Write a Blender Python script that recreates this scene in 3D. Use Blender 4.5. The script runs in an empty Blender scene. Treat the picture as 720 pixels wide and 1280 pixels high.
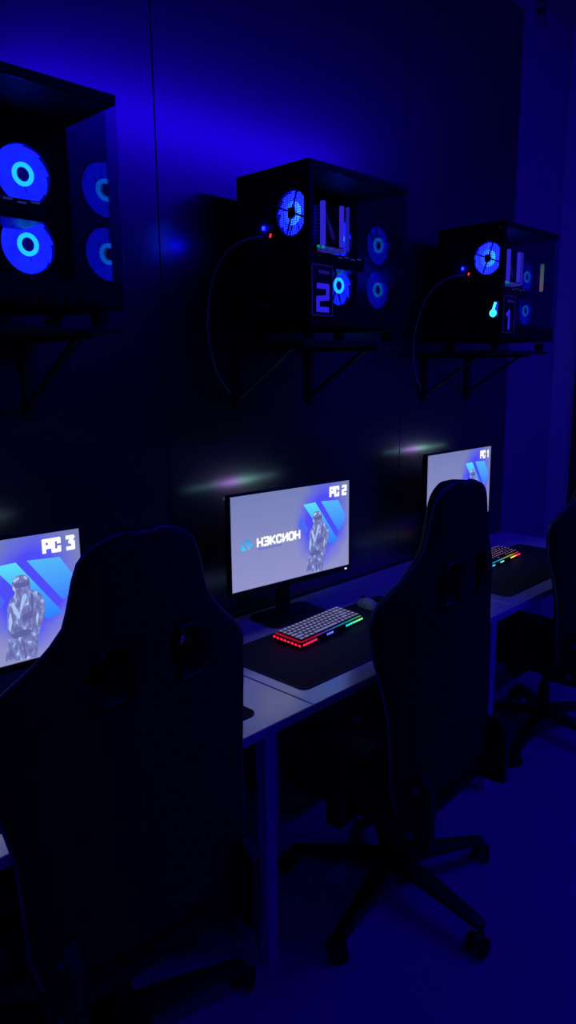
import bpy, bmesh, math, random
from mathutils import Vector, Matrix
random.seed(7)
S = bpy.context.scene
COL = S.collection
PI = math.pi

# ------------------------------------------------------------------ camera
cam = bpy.data.cameras.new('camera')
cam.sensor_fit = 'VERTICAL'
cam.sensor_height = 36.0
cam.lens = 25.67
cam.clip_start = 0.02
camo = bpy.data.objects.new('camera', cam)
COL.objects.link(camo)
RT = Vector((0.69632624, -0.71765127, -0.01031644))
DN = Vector((-0.14301893, -0.12465491, -0.98183845))
FW = Vector((0.70333161, 0.68515532, -0.1894382))
camo.matrix_world = Matrix(((RT.x, -DN.x, -FW.x, 0.0), (RT.y, -DN.y, -FW.y, 0.0),
                            (RT.z, -DN.z, -FW.z, 1.68), (0, 0, 0, 1)))
S.camera = camo

# ------------------------------------------------------------------ view, world, lamps
S.view_settings.view_transform = 'Standard'
S.view_settings.look = 'None'
S.view_settings.exposure = 0.0
S.view_settings.gamma = 1.0
S.view_settings.use_curve_mapping = False
S.cycles.use_denoising = True
S.cycles.max_bounces = 8
S.cycles.transparent_max_bounces = 16
S.cycles.sample_clamp_indirect = 3.0

W = bpy.data.worlds.new('world')
S.world = W
W.use_nodes = True
bg = W.node_tree.nodes['Background']
bg.inputs['Color'].default_value = (0.02, 0.0, 1.0, 1)
bg.inputs['Strength'].default_value = 0.004

BLUE = (0.012, 0.0, 1.0)
LAMP_POS = (3.6, -0.3, 3.35)
LAMP_LEN = 3.0
def area_lamp(name, loc, sx, sy, power, color, rot=(0, 0, 0)):
    l = bpy.data.lights.new(name, 'AREA')
    l.shape = 'RECTANGLE'
    l.size, l.size_y = sx, sy
    l.energy = power
    l.color = color
    o = bpy.data.objects.new(name, l)
    o.location = loc
    o.rotation_euler = rot
    COL.objects.link(o)
    return o
area_lamp('blue_lamp_light', LAMP_POS, LAMP_LEN, 0.10, 31.0, BLUE, (0.3, 0, 0))
FILL_POS = (-0.6, -1.2, 3.38)
area_lamp('blue_fill_light', FILL_POS, 0.5, 0.5, 9.0, BLUE, (0.3, -0.15, 0))  # unseen fill lamp, added to lift the desk fronts and legs

# ------------------------------------------------------------------ materials
def srgb(r, g, b):
    f = lambda c: (c / 255 / 12.92) if c / 255 <= 0.04045 else ((c / 255 + 0.055) / 1.055) ** 2.4
    return (f(r), f(g), f(b))

MATS = {}
def mat(name, color, rough=0.5, metal=0.0, spec=0.5, ior=1.5, noise=8.0, amount=0.12, rvar=0.08, bump=0.0, bscale=200.0):
    """procedural surface: noise moves the colour and the roughness a little"""
    if name in MATS:
        return MATS[name]
    m = bpy.data.materials.new(name)
    m.use_nodes = True
    nt = m.node_tree
    b = nt.nodes['Principled BSDF']
    tc = nt.nodes.new('ShaderNodeTexCoord')
    n = nt.nodes.new('ShaderNodeTexNoise')
    n.inputs['Scale'].default_value = noise
    n.inputs['Detail'].default_value = 4
    nt.links.new(tc.outputs['Object'], n.inputs['Vector'])
    mx = nt.nodes.new('ShaderNodeMix')
    mx.data_type = 'RGBA'
    mx.inputs[6].default_value = tuple(c * (1 - amount) for c in color) + (1,)
    mx.inputs[7].default_value = tuple(min(1, c * (1 + amount)) for c in color) + (1,)
    nt.links.new(n.outputs['Fac'], mx.inputs[0])
    nt.links.new(mx.outputs[2], b.inputs['Base Color'])
    mr = nt.nodes.new('ShaderNodeMapRange')
    mr.inputs['To Min'].default_value = max(0.02, rough - rvar)
    mr.inputs['To Max'].default_value = min(1, rough + rvar)
    nt.links.new(n.outputs['Fac'], mr.inputs['Value'])
    nt.links.new(mr.outputs['Result'], b.inputs['Roughness'])
    b.inputs['Metallic'].default_value = metal
    b.inputs['Specular IOR Level'].default_value = spec
    b.inputs['IOR'].default_value = ior
    if bump > 0:
        n2 = nt.nodes.new('ShaderNodeTexNoise')
        n2.inputs['Scale'].default_value = bscale
        nt.links.new(tc.outputs['Object'], n2.inputs['Vector'])
        bp = nt.nodes.new('ShaderNodeBump')
        bp.inputs['Strength'].default_value = bump
        bp.inputs['Distance'].default_value = 0.002
        nt.links.new(n2.outputs['Fac'], bp.inputs['Height'])
        nt.links.new(bp.outputs['Normal'], b.inputs['Normal'])
    MATS[name] = m
    return m

def glow(name, color, strength=1.0, vary=0.0, scale=40.0):
    if name in MATS:
        return MATS[name]
    m = bpy.data.materials.new(name)
    m.use_nodes = True
    nt = m.node_tree
    nt.nodes.remove(nt.nodes['Principled BSDF'])
    e = nt.nodes.new('ShaderNodeEmission')
    e.inputs['Color'].default_value = (*color, 1)
    e.inputs['Strength'].default_value = strength
    if vary > 0:
        tc = nt.nodes.new('ShaderNodeTexCoord')
        n = nt.nodes.new('ShaderNodeTexNoise')
        n.inputs['Scale'].default_value = scale
        nt.links.new(tc.outputs['Object'], n.inputs['Vector'])
        mr = nt.nodes.new('ShaderNodeMapRange')
        mr.inputs['From Min'].default_value = 0.3
        mr.inputs['From Max'].default_value = 0.7
        mr.inputs['To Min'].default_value = strength * (1 - vary)
        mr.inputs['To Max'].default_value = strength * (1 + vary)
        nt.links.new(n.outputs['Fac'], mr.inputs['Value'])
        nt.links.new(mr.outputs['Result'], e.inputs['Strength'])
    nt.links.new(e.outputs['Emission'], nt.nodes['Material Output'].inputs['Surface'])
    MATS[name] = m
    return m

def ramp_glow(name, stops, axis, lo, hi, strength=1.0):
    """emission whose colour runs along one object axis (an RGB light strip)"""
    if name in MATS:
        return MATS[name]
    m = bpy.data.materials.new(name)
    m.use_nodes = True
    nt = m.node_tree
    nt.nodes.remove(nt.nodes['Principled BSDF'])
    e = nt.nodes.new('ShaderNodeEmission')
    tc = nt.nodes.new('ShaderNodeTexCoord')
    sx = nt.nodes.new('ShaderNodeSeparateXYZ')
    nt.links.new(tc.outputs['Object'], sx.inputs[0])
    mr = nt.nodes.new('ShaderNodeMapRange')
    mr.inputs['From Min'].default_value = lo
    mr.inputs['From Max'].default_value = hi
    nt.links.new(sx.outputs[axis], mr.inputs['Value'])
    cr = nt.nodes.new('ShaderNodeValToRGB')
    el = cr.color_ramp.elements
    while len(el) < len(stops):
        el.new(0.5)
    for i, (p, c) in enumerate(stops):
        el[i].position = p
        el[i].color = (*c, 1)
    nt.links.new(mr.outputs['Result'], cr.inputs['Fac'])
    nt.links.new(cr.outputs['Color'], e.inputs['Color'])
    e.inputs['Strength'].default_value = strength
    nt.links.new(e.outputs['Emission'], nt.nodes['Material Output'].inputs['Surface'])
    MATS[name] = m
    return m

def glass(name, tint, ior):
    m = bpy.data.materials.new(name)
    m.use_nodes = True
    nt = m.node_tree
    nt.nodes.remove(nt.nodes['Principled BSDF'])
    t = nt.nodes.new('ShaderNodeBsdfTransparent')
    t.inputs['Color'].default_value = (*tint, 1)
    g = nt.nodes.new('ShaderNodeBsdfGlossy')
    g.inputs['Roughness'].default_value = 0.03
    lw = nt.nodes.new('ShaderNodeLayerWeight')       # Schlick's curve, the same from both sides of the pane
    lw.inputs['Blend'].default_value = 0.5
    pw = nt.nodes.new('ShaderNodeMath')
    pw.operation = 'POWER'
    pw.inputs[1].default_value = 5.0
    nt.links.new(lw.outputs['Facing'], pw.inputs[0])
    fr = nt.nodes.new('ShaderNodeMapRange')
    fr.inputs['To Min'].default_value = ((ior - 1) / (ior + 1)) ** 2
    fr.inputs['To Max'].default_value = 1.0
    nt.links.new(pw.outputs[0], fr.inputs['Value'])
    mx = nt.nodes.new('ShaderNodeMixShader')
    nt.links.new(fr.outputs[0], mx.inputs[0])
    nt.links.new(t.outputs[0], mx.inputs[1])
    nt.links.new(g.outputs[0], mx.inputs[2])
    nt.links.new(mx.outputs[0], nt.nodes['Material Output'].inputs['Surface'])
    MATS[name] = m
    return m

M_panel = mat('satin_black_panel', (0.012, 0.012, 0.013), 0.42, ior=1.9, noise=3, rvar=0.03)
pb = M_panel.node_tree.nodes['Principled BSDF']          # satin lacquer over the board
pb.inputs['Coat Weight'].default_value = 1.0
pb.inputs['Coat Roughness'].default_value = 0.23
pb.inputs['Coat IOR'].default_value = 2.35
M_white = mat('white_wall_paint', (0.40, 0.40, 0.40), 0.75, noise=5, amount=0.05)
M_side = mat('lighter_right_wall', (0.92, 0.92, 0.92), 0.6, noise=5, amount=0.04)  # right wall set lighter than the back wall
M_ceil = mat('ceiling_paint', (0.5, 0.5, 0.5), 0.8, noise=5, amount=0.05)
M_floor = mat('grey_floor', (0.42, 0.42, 0.42), 0.55, spec=0.3, noise=4, amount=0.08)
M_desk = mat('white_laminate', (0.82, 0.82, 0.82), 0.22, ior=3.1, noise=30, amount=0.03, rvar=0.03)
M_edge = mat('white_desk_edge', (0.85, 0.85, 0.85), 0.5, noise=20, amount=0.04)
M_leg = mat('white_painted_steel', (0.8, 0.8, 0.8), 0.5, noise=15, amount=0.05)
M_black = mat('black_plastic', (0.012, 0.012, 0.013), 0.45, noise=60)
M_satin = mat('black_steel', (0.015, 0.015, 0.016), 0.4, noise=40)
M_fabric = mat('black_chair_fabric', (0.022, 0.022, 0.024), 0.75, spec=0.25, noise=60, amount=0.3, bump=0.4, bscale=500)
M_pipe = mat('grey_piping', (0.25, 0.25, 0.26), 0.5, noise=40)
M_mat = mat('black_cloth_mat', (0.035, 0.035, 0.04), 0.75, spec=0.2, noise=80, amount=0.25, bump=0.3, bscale=700)
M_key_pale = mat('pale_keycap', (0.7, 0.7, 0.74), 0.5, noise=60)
kb_ = M_key_pale.node_tree.nodes['Principled BSDF']       # emission added to stand for screen light on the caps
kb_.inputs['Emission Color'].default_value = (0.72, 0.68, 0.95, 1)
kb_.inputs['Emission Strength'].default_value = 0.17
M_legend = glow('key_legend_light', (0.75, 0.4, 0.85), 0.6)
M_key_dark = mat('dark_keycap', (0.03, 0.03, 0.032), 0.5, noise=60)
M_pale = mat('pale_plastic', (0.5, 0.5, 0.53), 0.45, noise=40)
M_rub = mat('rubber', (0.01, 0.01, 0.01), 0.7, noise=40)
M_case = mat('black_case_steel', (0.007, 0.007, 0.0075), 0.55, spec=0.3, noise=40)
M_cable = mat('cable_rubber', (0.33, 0.33, 0.35), 0.5, noise=40)
M_alu = mat('brushed_aluminium', (0.5, 0.5, 0.52), 0.35, metal=0.9, noise=50)
M_dark_alu = mat('dark_heat_sink', (0.02, 0.02, 0.022), 0.4, metal=0.3, noise=50)
M_pcb = mat('circuit_board', (0.012, 0.014, 0.013), 0.5, noise=40, amount=0.4)
M_glass = glass('tinted_glass', (0.72, 0.74, 0.8), 1.45)
M_end = glass('tinted_end_glass', (0.62, 0.64, 0.7), 1.8)
M_fan_ring = glow('fan_ring_light', (0.004, 0.17, 1.0), 7.0)
M_fan_blade = glow('fan_blade_light', (0.003, 0.007, 1.0), 4.5, 0.2, 25)
M_hub = glow('fan_hub_blue', (0.004, 0.004, 0.35), 0.6)
M_rear_ring = ramp_glow('rear_fan_ring_light', [(0.0, (0.012, 0.12, 1.0)), (0.5, (0.006, 0.05, 1.0)), (1.0, (0.004, 0.012, 1.0))], 1, 0.04, 0.12, 10.0)
M_rear_blade = glow('rear_fan_blade_light', (0.0035, 0.008, 1.0), 11.0, 0.2, 20)
M_sticker = glow('backlit_number', srgb(40, 28, 225), 1.0)
M_sticker_line = glow('backlit_frame_line', srgb(22, 14, 120), 1.0)
M_red = glow('red_indicator', (1.0, 0.03, 0.03), 1.6)
M_green = glow('green_indicator', (0.0, 0.5, 0.3), 1.0)
M_led = glow('white_blue_indicator', (0.6, 0.75, 1.0), 1.6)
M_text = glow('white_screen_text', (1.0, 1.0, 1.0), 1.05)

# ------------------------------------------------------------------ mesh helpers
class MB:
    def __init__(s):
        s.bm = bmesh.new()
    def box(s, c, d, rot=None, bevel=0.0, seg=2):
        t = bmesh.new()
        bmesh.ops.create_cube(t, size=1)
        for v in t.verts:
            v.co = Vector((v.co.x * d[0], v.co.y * d[1], v.co.z * d[2]))
        if bevel > 0:
            bmesh.ops.bevel(t, geom=t.edges[:], offset=bevel, segments=seg, affect='EDGES', profile=0.5)
        if rot is not None:
            bmesh.ops.transform(t, matrix=rot.to_4x4(), verts=t.verts)
        bmesh.ops.translate(t, vec=c, verts=t.verts)
        s._join(t)
        return s
    def _join(s, t):
        me = bpy.data.meshes.new('tmp')
        t.to_mesh(me)
        t.free()
        s.bm.from_mesh(me)
        bpy.data.meshes.remove(me)
    def bar(s, a, b, w, h, bevel=0.0):
        """box bar from a to b"""
        a, b = Vector(a), Vector(b)
        d = b - a
        q = d.to_track_quat('X', 'Z').to_matrix()
        return s.box((a + b) / 2, (d.length, w, h), q, bevel)
    def cyl(s, a, b, r, r2=None, n=24):
        a, b = Vector(a), Vector(b)
        d = b - a
        t = bmesh.new()
        bmesh.ops.create_cone(t, cap_ends=True, segments=n, radius1=r, radius2=r if r2 is None else r2, depth=d.length)
        bmesh.ops.transform(t, matrix=d.to_track_quat('Z', 'Y').to_matrix().to_4x4(), verts=t.verts)
        bmesh.ops.translate(t, vec=(a + b) / 2, verts=t.verts)
        s._join(t)
        return s
    def tube(s, pts, r, n=10, closed=False, rfun=None):
        pts = [Vector(p) for p in pts]
        rings = []
        N = len(pts)
        up = Vector((0, 0, 1))
        for i, p in enumerate(pts):
            if closed:
                d = pts[(i + 1) % N] - pts[i - 1]
            else:
                d = pts[min(i + 1, N - 1)] - pts[max(i - 1, 0)]
            d.normalize()
            u = d.cross(up)
            if u.length < 1e-3:
                u = d.cross(Vector((0, 1, 0)))
            u.normalize()
            w = u.cross(d)
            rr = rfun(i / (N - 1)) if rfun else r
            rings.append([s.bm.verts.new(p + (u * math.cos(2 * PI * k / n) + w * math.sin(2 * PI * k / n)) * rr) for k in range(n)])
        for i in range(N if closed else N - 1):
            A, B = rings[i], rings[(i + 1) % N]
            for k in range(n):
                s.bm.faces.new((A[k], A[(k + 1) % n], B[(k + 1) % n], B[k]))
        if not closed:
            s.bm.faces.new(rings[0][::-1])
            s.bm.faces.new(rings[-1])
        return s
    def prism(s, poly, fn, depth):
        """poly: 2-D outline; fn maps (u, v, w) to 3-D; w runs 0..depth"""
        a = [s.bm.verts.new(fn(u, v, 0)) for u, v in poly]
        b = [s.bm.verts.new(fn(u, v, depth)) for u, v in poly]
        n = len(poly)
        s.bm.faces.new(a[::-1])
        s.bm.faces.new(b)
        for i in range(n):
            s.bm.faces.new((a[i], a[(i + 1) % n], b[(i + 1) % n], b[i]))
        return s
    def ring(s, c, axis, r0, r1, depth, n=40):
        """flat washer: centre c, axis 'x' or 'y', from axis position 0 to depth"""
        def P(r, k, w):
            a = 2 * PI * k / n
            return Vector(c) + (Vector((w, r * math.cos(a), r * math.sin(a))) if axis == 'x' else Vector((r * math.cos(a), w, r * math.sin(a))))
        V = [[s.bm.verts.new(P(r, k, w)) for k in range(n)] for r, w in ((r0, 0), (r1, 0), (r1, depth), (r0, depth))]
        for j in range(4):
            A, B = V[j], V[(j + 1) % 4]
            for k in range(n):
                s.bm.faces.new((A[k], A[(k + 1) % n], B[(k + 1) % n], B[k]))
        return s
    def build(s, name, material, parent=None, smooth=False, loc=None, sub=0):
        bmesh.ops.recalc_face_normals(s.bm, faces=s.bm.faces)
        me = bpy.data.meshes.new(name)
        s.bm.to_mesh(me)
        s.bm.free()
        me.materials.append(material)
        if smooth:
            for p in me.polygons:
                p.use_smooth = True
            try:
                me.set_sharp_from_angle(angle=math.radians(45))
            except Exception:
                pass
        o = bpy.data.objects.new(name, me)
        COL.objects.link(o)
        if parent:
            o.parent = parent
        if loc:
            o.location = loc
        if sub:
            md = o.modifiers.new('smooth', 'SUBSURF')
            md.levels = md.render_levels = sub
        return o

def thing(name, label, cat, loc=(0, 0, 0), rz=0.0, group=None):
    o = bpy.data.objects.new(name, None)
    o.empty_display_size = 0.1
    COL.objects.link(o)
    o.location = loc
    o.rotation_euler = (0, 0, rz)
    o['label'] = label
    o['category'] = cat
    if group:
        o['group'] = group
    return o
def tag(o, label, cat, group=None):
    o['label'] = label
    o['category'] = cat
    if group:
        o['group'] = group
    return o
def struct(o):
    o['kind'] = 'structure'
    return o
def copy_tree(o, parent=None):
    c = o.copy()
    COL.objects.link(c)
    if parent:
        c.parent = parent
    for ch in list(o.children):
        copy_tree(ch, c)
    return c
def find(o, name):
    for ch in o.children:
        if ch.name.split('.')[0] == name:
            return ch

# ------------------------------------------------------------------ the room
WY = 2.05          # face of the black wall panels
CX = 4.535         # right-hand wall
CEIL = 3.62
struct(MB().box((2.1, 0.1, -0.05), (8.4, 4.1, 0.1)).build('floor', M_floor))
struct(MB().box((2.1, 0.1, CEIL + 0.05), (8.4, 4.1, 0.1)).build('ceiling', M_ceil))
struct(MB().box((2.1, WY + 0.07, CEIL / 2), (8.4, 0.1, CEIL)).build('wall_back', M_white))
px = [-2.0, -1.205, 0.155, 1.515, 2.875, 3.913]
for i in range(5):
    struct(MB().box(((px[i] + px[i + 1]) / 2, WY + 0.01, 1.76), (px[i + 1] - px[i] - 0.003, 0.0199, 3.5198), bevel=0.0015, seg=1).build('wall_panel', M_panel))
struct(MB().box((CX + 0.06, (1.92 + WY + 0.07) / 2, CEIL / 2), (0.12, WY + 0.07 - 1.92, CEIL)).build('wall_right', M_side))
struct(MB().box((CX + 0.05, 1.89, CEIL / 2), (0.14, 0.058, CEIL), bevel=0.003).build('trim_1', M_satin))
struct(MB().box((6.25, 0.1, CEIL / 2), (0.1, 4.1, CEIL)).build('wall_side', M_white))
struct(MB().box((4.22, WY + 0.012, 0.05), (0.6, 0.016, 0.1), bevel=0.003).build('baseboard_back', M_white))
# conduit and a bracketed box hanging at the top of the corner
cd = thing('cable_conduit', 'thin dark cable conduit dropping from the ceiling near the corner above the panels', 'conduit', (4.1, WY, CEIL))
MB().cyl((0, -0.03, 0), (0, -0.03, -0.13), 0.014).build('pipe', M_cable, cd, True)
MB().box((0, -0.005, -0.05), (0.05, 0.05, 0.015), bevel=0.003).build('clamp', M_satin, cd)

# ceiling lamp (out of the picture): the housing round the blue light
lm = thing('ceiling_lamp', 'long blue LED strip lamp hanging from the ceiling', 'lamp', (LAMP_POS[0], LAMP_POS[1], CEIL))
MB().box((0, 0, LAMP_POS[2] - CEIL + 0.05), (LAMP_LEN + 0.06, 0.16, 0.05), Matrix.Rotation(0.3, 3, 'X'), 0.006).build('housing', M_satin, lm)
for sx in (-1.0, 1.0):
    MB().cyl((sx, 0, 0), (sx, 0, LAMP_POS[2] - CEIL + 0.05), 0.008, n=10).build('hanger', M_satin, lm)

fill_lm = thing('ceiling_lamp', 'square blue fill lamp added out of view under the ceiling near the camera', 'lamp', (FILL_POS[0], FILL_POS[1], CEIL))  # invented fixture round the added fill light
MB().box((0, 0, FILL_POS[2] - CEIL + 0.13), (0.54, 0.54, 0.04), None, 0.006).build('housing', M_satin, fill_lm)
MB().cyl((0, 0, 0), (0, 0, FILL_POS[2] - CEIL + 0.14), 0.02, n=12).build('hanger', M_satin, fill_lm)

# ------------------------------------------------------------------ desks
DZ = 0.742
DF, DB = 1.31, 2.035
seams = [0.223, 1.443, 2.663, 3.883]
def make_desk(name, label):
    t = thing('gaming_desk', label, 'desk', (0, 0, 0), 0, 'row of white desks')
    w = 1.22 - 0.004
    MB().box((0, (DF + DB) / 2, DZ - 0.0135), (w, DB - DF, 0.027), bevel=0.002).build('desktop', M_desk, t)
    MB().box((0, DF - 0.0006, DZ - 0.0135), (w - 0.002, 0.0012, 0.0245)).build('edge_band', M_edge, t)
    for sx in (-1, 1):
        for y in ((DF + 0.021 if sx > 0 else DF + 0.36), DB - 0.03):
            MB().box((sx * (w / 2 - 0.172), y, (DZ - 0.027) / 2), (0.04, 0.04, DZ - 0.0275), bevel=0.003).build('leg', M_leg, t)
        MB().box((sx * (w / 2 - 0.172), (DF + DB) / 2 + (0 if sx > 0 else 0.17), DZ - 0.05), (0.03, DB - DF - (0.092 if sx > 0 else 0.431), 0.04), bevel=0.002).build('side_rail', M_leg, t)
    MB().box((0, DB - 0.03, DZ - 0.055), (w - 0.40, 0.02, 0.05), bevel=0.002).build('back_rail', M_leg, t)
    MB().box((0, DB - 0.075, 0.41), (w - 0.05, 0.014, 0.58), None, 0.002).build('under_desk_shade_board', M_black, t)  # black board added to give the dark shade under the desk
    return t
DL = ['white desk at the left, carrying the screen marked PC 3',
      'white desk in the middle, carrying the screen marked PC 2 and the pale keyboard',
      'white desk at the far right end, carrying the screen marked PC 1']
desks = []
for i in range(3):
    d = make_desk('gaming_desk', DL[0]) if i == 0 else copy_tree(desks[0])
    d.location.x = (seams[i] + seams[i + 1]) / 2 + (0.0)
    d['label'] = DL[i]
    desks.append(d)

# mouse mats
def round_rect(x0, y0, x1, y1, r, n=6):
    P = []
    for cx, cy, a0 in ((x1 - r, y1 - r, 0), (x0 + r, y1 - r, 90), (x0 + r, y0 + r, 180), (x1 - r, y0 + r, 270)):
        for k in range(n + 1):
            a = math.radians(a0 + 90 * k / n)
            P.append((cx + r * math.cos(a), cy + r * math.sin(a)))
    return P
def mouse_mat(x0, x1, y0, y1, label):
    t = thing('mouse_mat', label, 'mat', ((x0 + x1) / 2, (y0 + y1) / 2, DZ), 0, 'large black mats on the desks')
    hx, hy = (x1 - x0) / 2, (y1 - y0) / 2
    MB().prism(round_rect(-hx, -hy, hx, hy, 0.025), lambda u, v, w: Vector((u, v, w + 0.0002)), 0.0032).build('cloth', M_mat, t)
    MB().tube([(u, v, 0.002) for u, v in round_rect(-hx + 0.001, -hy + 0.001, hx - 0.001, hy - 0.001, 0.024)], 0.0017, 6, True).build('stitched_edge', M_black, t)
    return t
mouse_mat(0.42, 1.296, 1.388, 1.80, 'black desk mat whose rounded corner shows beside the nearest chair')
mouse_mat(1.491, 2.39, 1.392, 1.80, 'wide black desk mat under the pale glowing keyboard')
mouse_mat(2.74, 3.64, 1.385, 1.80, 'black desk mat under the dark keyboard at the far right')

# ------------------------------------------------------------------ keyboards
def make_keyboard(label, key_mat, kgroup, stops, under, legends):
    t = thing('keyboard', label, 'keyboard', (0, 0, 0), 0, kgroup)
    tilt = Matrix.Rotation(0.07, 3, 'X')
    w, d = 0.372, 0.13
    MB().box((0, 0, 0.017), (w, d, 0.018), tilt, 0.004).build('case', M_black, t)
    MB().box((0, 0.001, 0.0268), (w - 0.012, d - 0.012, 0.0012), tilt).build('key_plate', ramp_glow('key_plate_' + kgroup, stops, 0, -w / 2, w / 2, under), t)
    # light strips round the skirt of the case: front pieces and both ends
    st = ramp_glow('skirt_light_' + kgroup, stops, 0, -w / 2, w / 2, 1.5)
    for a, b in ((-0.18, -0.10), (-0.045, -0.005), (0.07, 0.18)):
        m = MB()
        n = max(2, int((b - a) / 0.0125))
        for k in range(n):
            m.box((a + (b - a) * (k + 0.5) / n, -d / 2 - 0.001, 0.0155), (0.0085, 0.004, 0.007), None, 0.001, 1)
        m.build('light_strip', st, t)
    for sx in (-1, 1):
        m = MB()
        for k in range(8):
            y = -d / 2 + d * (k + 0.5) / 8
            m.box((sx * (w / 2 + 0.0005), y, 0.0175 + y * 0.07), (0.004, 0.010, 0.007), None, 0.001, 1)
        m.build('light_strip', st, t)
    for sx in (-1, 1):
        MB().box((sx * 0.13, 0.045, 0.006), (0.05, 0.014, 0.0115), None, 0.002).build('foot', M_rub, t)
        MB().box((sx * 0.13, -0.05, 0.003), (0.05, 0.01, 0.0058), None, 0.001).build('foot', M_rub, t)
    # rows of key widths (in key units), front to back
    rows = [[1.25, 1.25, 1.25, 6.25, 1, 1, 1, 1, 1, 1], [2.25] + [1] * 10 + [1.75, 1, 1], [1.75] + [1] * 11 + [2.25, 1],
            [1.5] + [1] * 12 + [1.5, 1], [1] * 13 + [2, 1], [1] * 16]
    U = (w - 0.022) / 16
    pitch = (d - 0.02) / 6
    lookup = {}
    for r, row in enumerate(rows):
        x = -8 * U
        y = -d / 2 + 0.01 + pitch * (r + 0.5)
        for kw in row:
            if r == 5 and random.random() < 0 :
                continue
            key = (kw,)
            if key not in lookup:
                m = MB()
                b = m.bm
                hw, hd = kw * U / 2 - 0.0019, pitch / 2 - 0.0019
                lo = [b.verts.new((sx * hw, sy * hd, 0)) for sx, sy in ((-1, -1), (1, -1), (1, 1), (-1, 1))]
                mi = [b.verts.new((sx * (hw - 0.0012), sy * (hd - 0.0012) + 0.0004, 0.0068)) for sx, sy in ((-1, -1), (1, -1), (1, 1), (-1, 1))]
                tp = [b.verts.new((sx * (hw - 0.003), sy * (hd - 0.0025) + 0.0006, 0.0078)) for sx, sy in ((-1, -1), (1, -1), (1, 1), (-1, 1))]
                for A, B in ((lo, mi), (mi, tp)):
                    for k in range(4):
                        b.faces.new((A[k], A[(k + 1) % 4], B[(k + 1) % 4], B[k]))
                for f_ in b.faces:
                    f_.material_index = 1
                for k in range(4):
                    b.faces.ensure_lookup_table()
                    b.faces[4 + k].material_index = 0
                b.faces.new(tp)
                b.faces.new(lo[::-1])
                if legends:
                    lq = [b.verts.new((sx * 0.0035, 0.001 + sy * 0.003, 0.0080)) for sx, sy in ((-1, -1), (1, -1), (1, 1), (-1, 1))]
                    b.faces.new(lq).material_index = 2
                o = m.build('key', key_mat, t)
                o.data.materials.append(M_black)
                o.data.materials.append(M_legend)
                lookup[key] = o
            else:
                o = lookup[key].copy()
                COL.objects.link(o)
                o.parent = t
            p = tilt @ Vector((x + kw * U / 2, y, 0.0120))
            o.location = (p.x, p.y, p.z + 0.017)
            o.rotation_euler = (0.07, 0, 0)
            x += kw * U
    return t
RAIN = [(0.0, (1.0, 0.01, 0.05)), (0.22, (0.9, 0.01, 0.12)), (0.38, (0.15, 0.08, 1.0)), (0.55, (0.05, 0.3, 1.0)), (0.75, (0.0, 0.7, 0.6)), (1.0, (0.25, 0.8, 0.15))]
RAIN2 = [(0.0, (0.1, 0.3, 1.0)), (0.35, (0.0, 0.6, 0.9)), (0.6, (0.4, 0.8, 0.1)), (0.78, (0.9, 0.6, 0.05)), (0.88, (1.0, 0.03, 0.1)), (1.0, (1.0, 0.02, 0.15))]
KX, KY, KA = 1.895, 1.69, math.radians(4)
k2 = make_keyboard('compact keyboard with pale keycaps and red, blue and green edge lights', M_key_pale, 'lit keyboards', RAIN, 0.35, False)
k2.location = (KX, KY, DZ + 0.0035)
k2.rotation_euler = (0, 0, KA)
RAINP = [(0.0, (0.3, 0.1, 0.5)), (0.4, (0.5, 0.1, 0.4)), (1.0, (0.9, 0.05, 0.3))]
k1 = make_keyboard('dark keyboard with rainbow lights behind the middle chair, far right desk', M_key_dark, 'lit keyboard far', RAIN2, 0.5, True)
k1['group'] = 'lit keyboards'
k1.location = (3.205, 1.72, DZ + 0.0035)
k1.rotation_euler = (0, 0, math.radians(3))
# pale mouse behind the right end of the keyboard
ms = thing('computer_mouse', 'pale computer mouse behind the right end of the pale keyboard', 'mouse', (2.235, 1.735, DZ + 0.0036), -0.2)
def mouse_shell(sx, sy, sz):
    m = MB()
    bmesh.ops.create_uvsphere(m.bm, u_segments=24, v_segments=14, radius=1)
    for v in m.bm.verts:
        x, y, z = v.co
        z = max(z, -0.02)
        w = 1 - 0.14 * (1 - abs(y))
        v.co = Vector((x * sx * w, y * sy, z * sz * (1 - 0.25 * max(0, y)) + 0.001))
    return m
mouse_shell(0.031, 0.06, 0.037).build('shell', M_pale, ms, True)
MB().cyl((-0.004, 0.03, 0.031), (0.004, 0.03, 0.031), 0.009).build('scroll_wheel', M_rub, ms, True)

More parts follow.
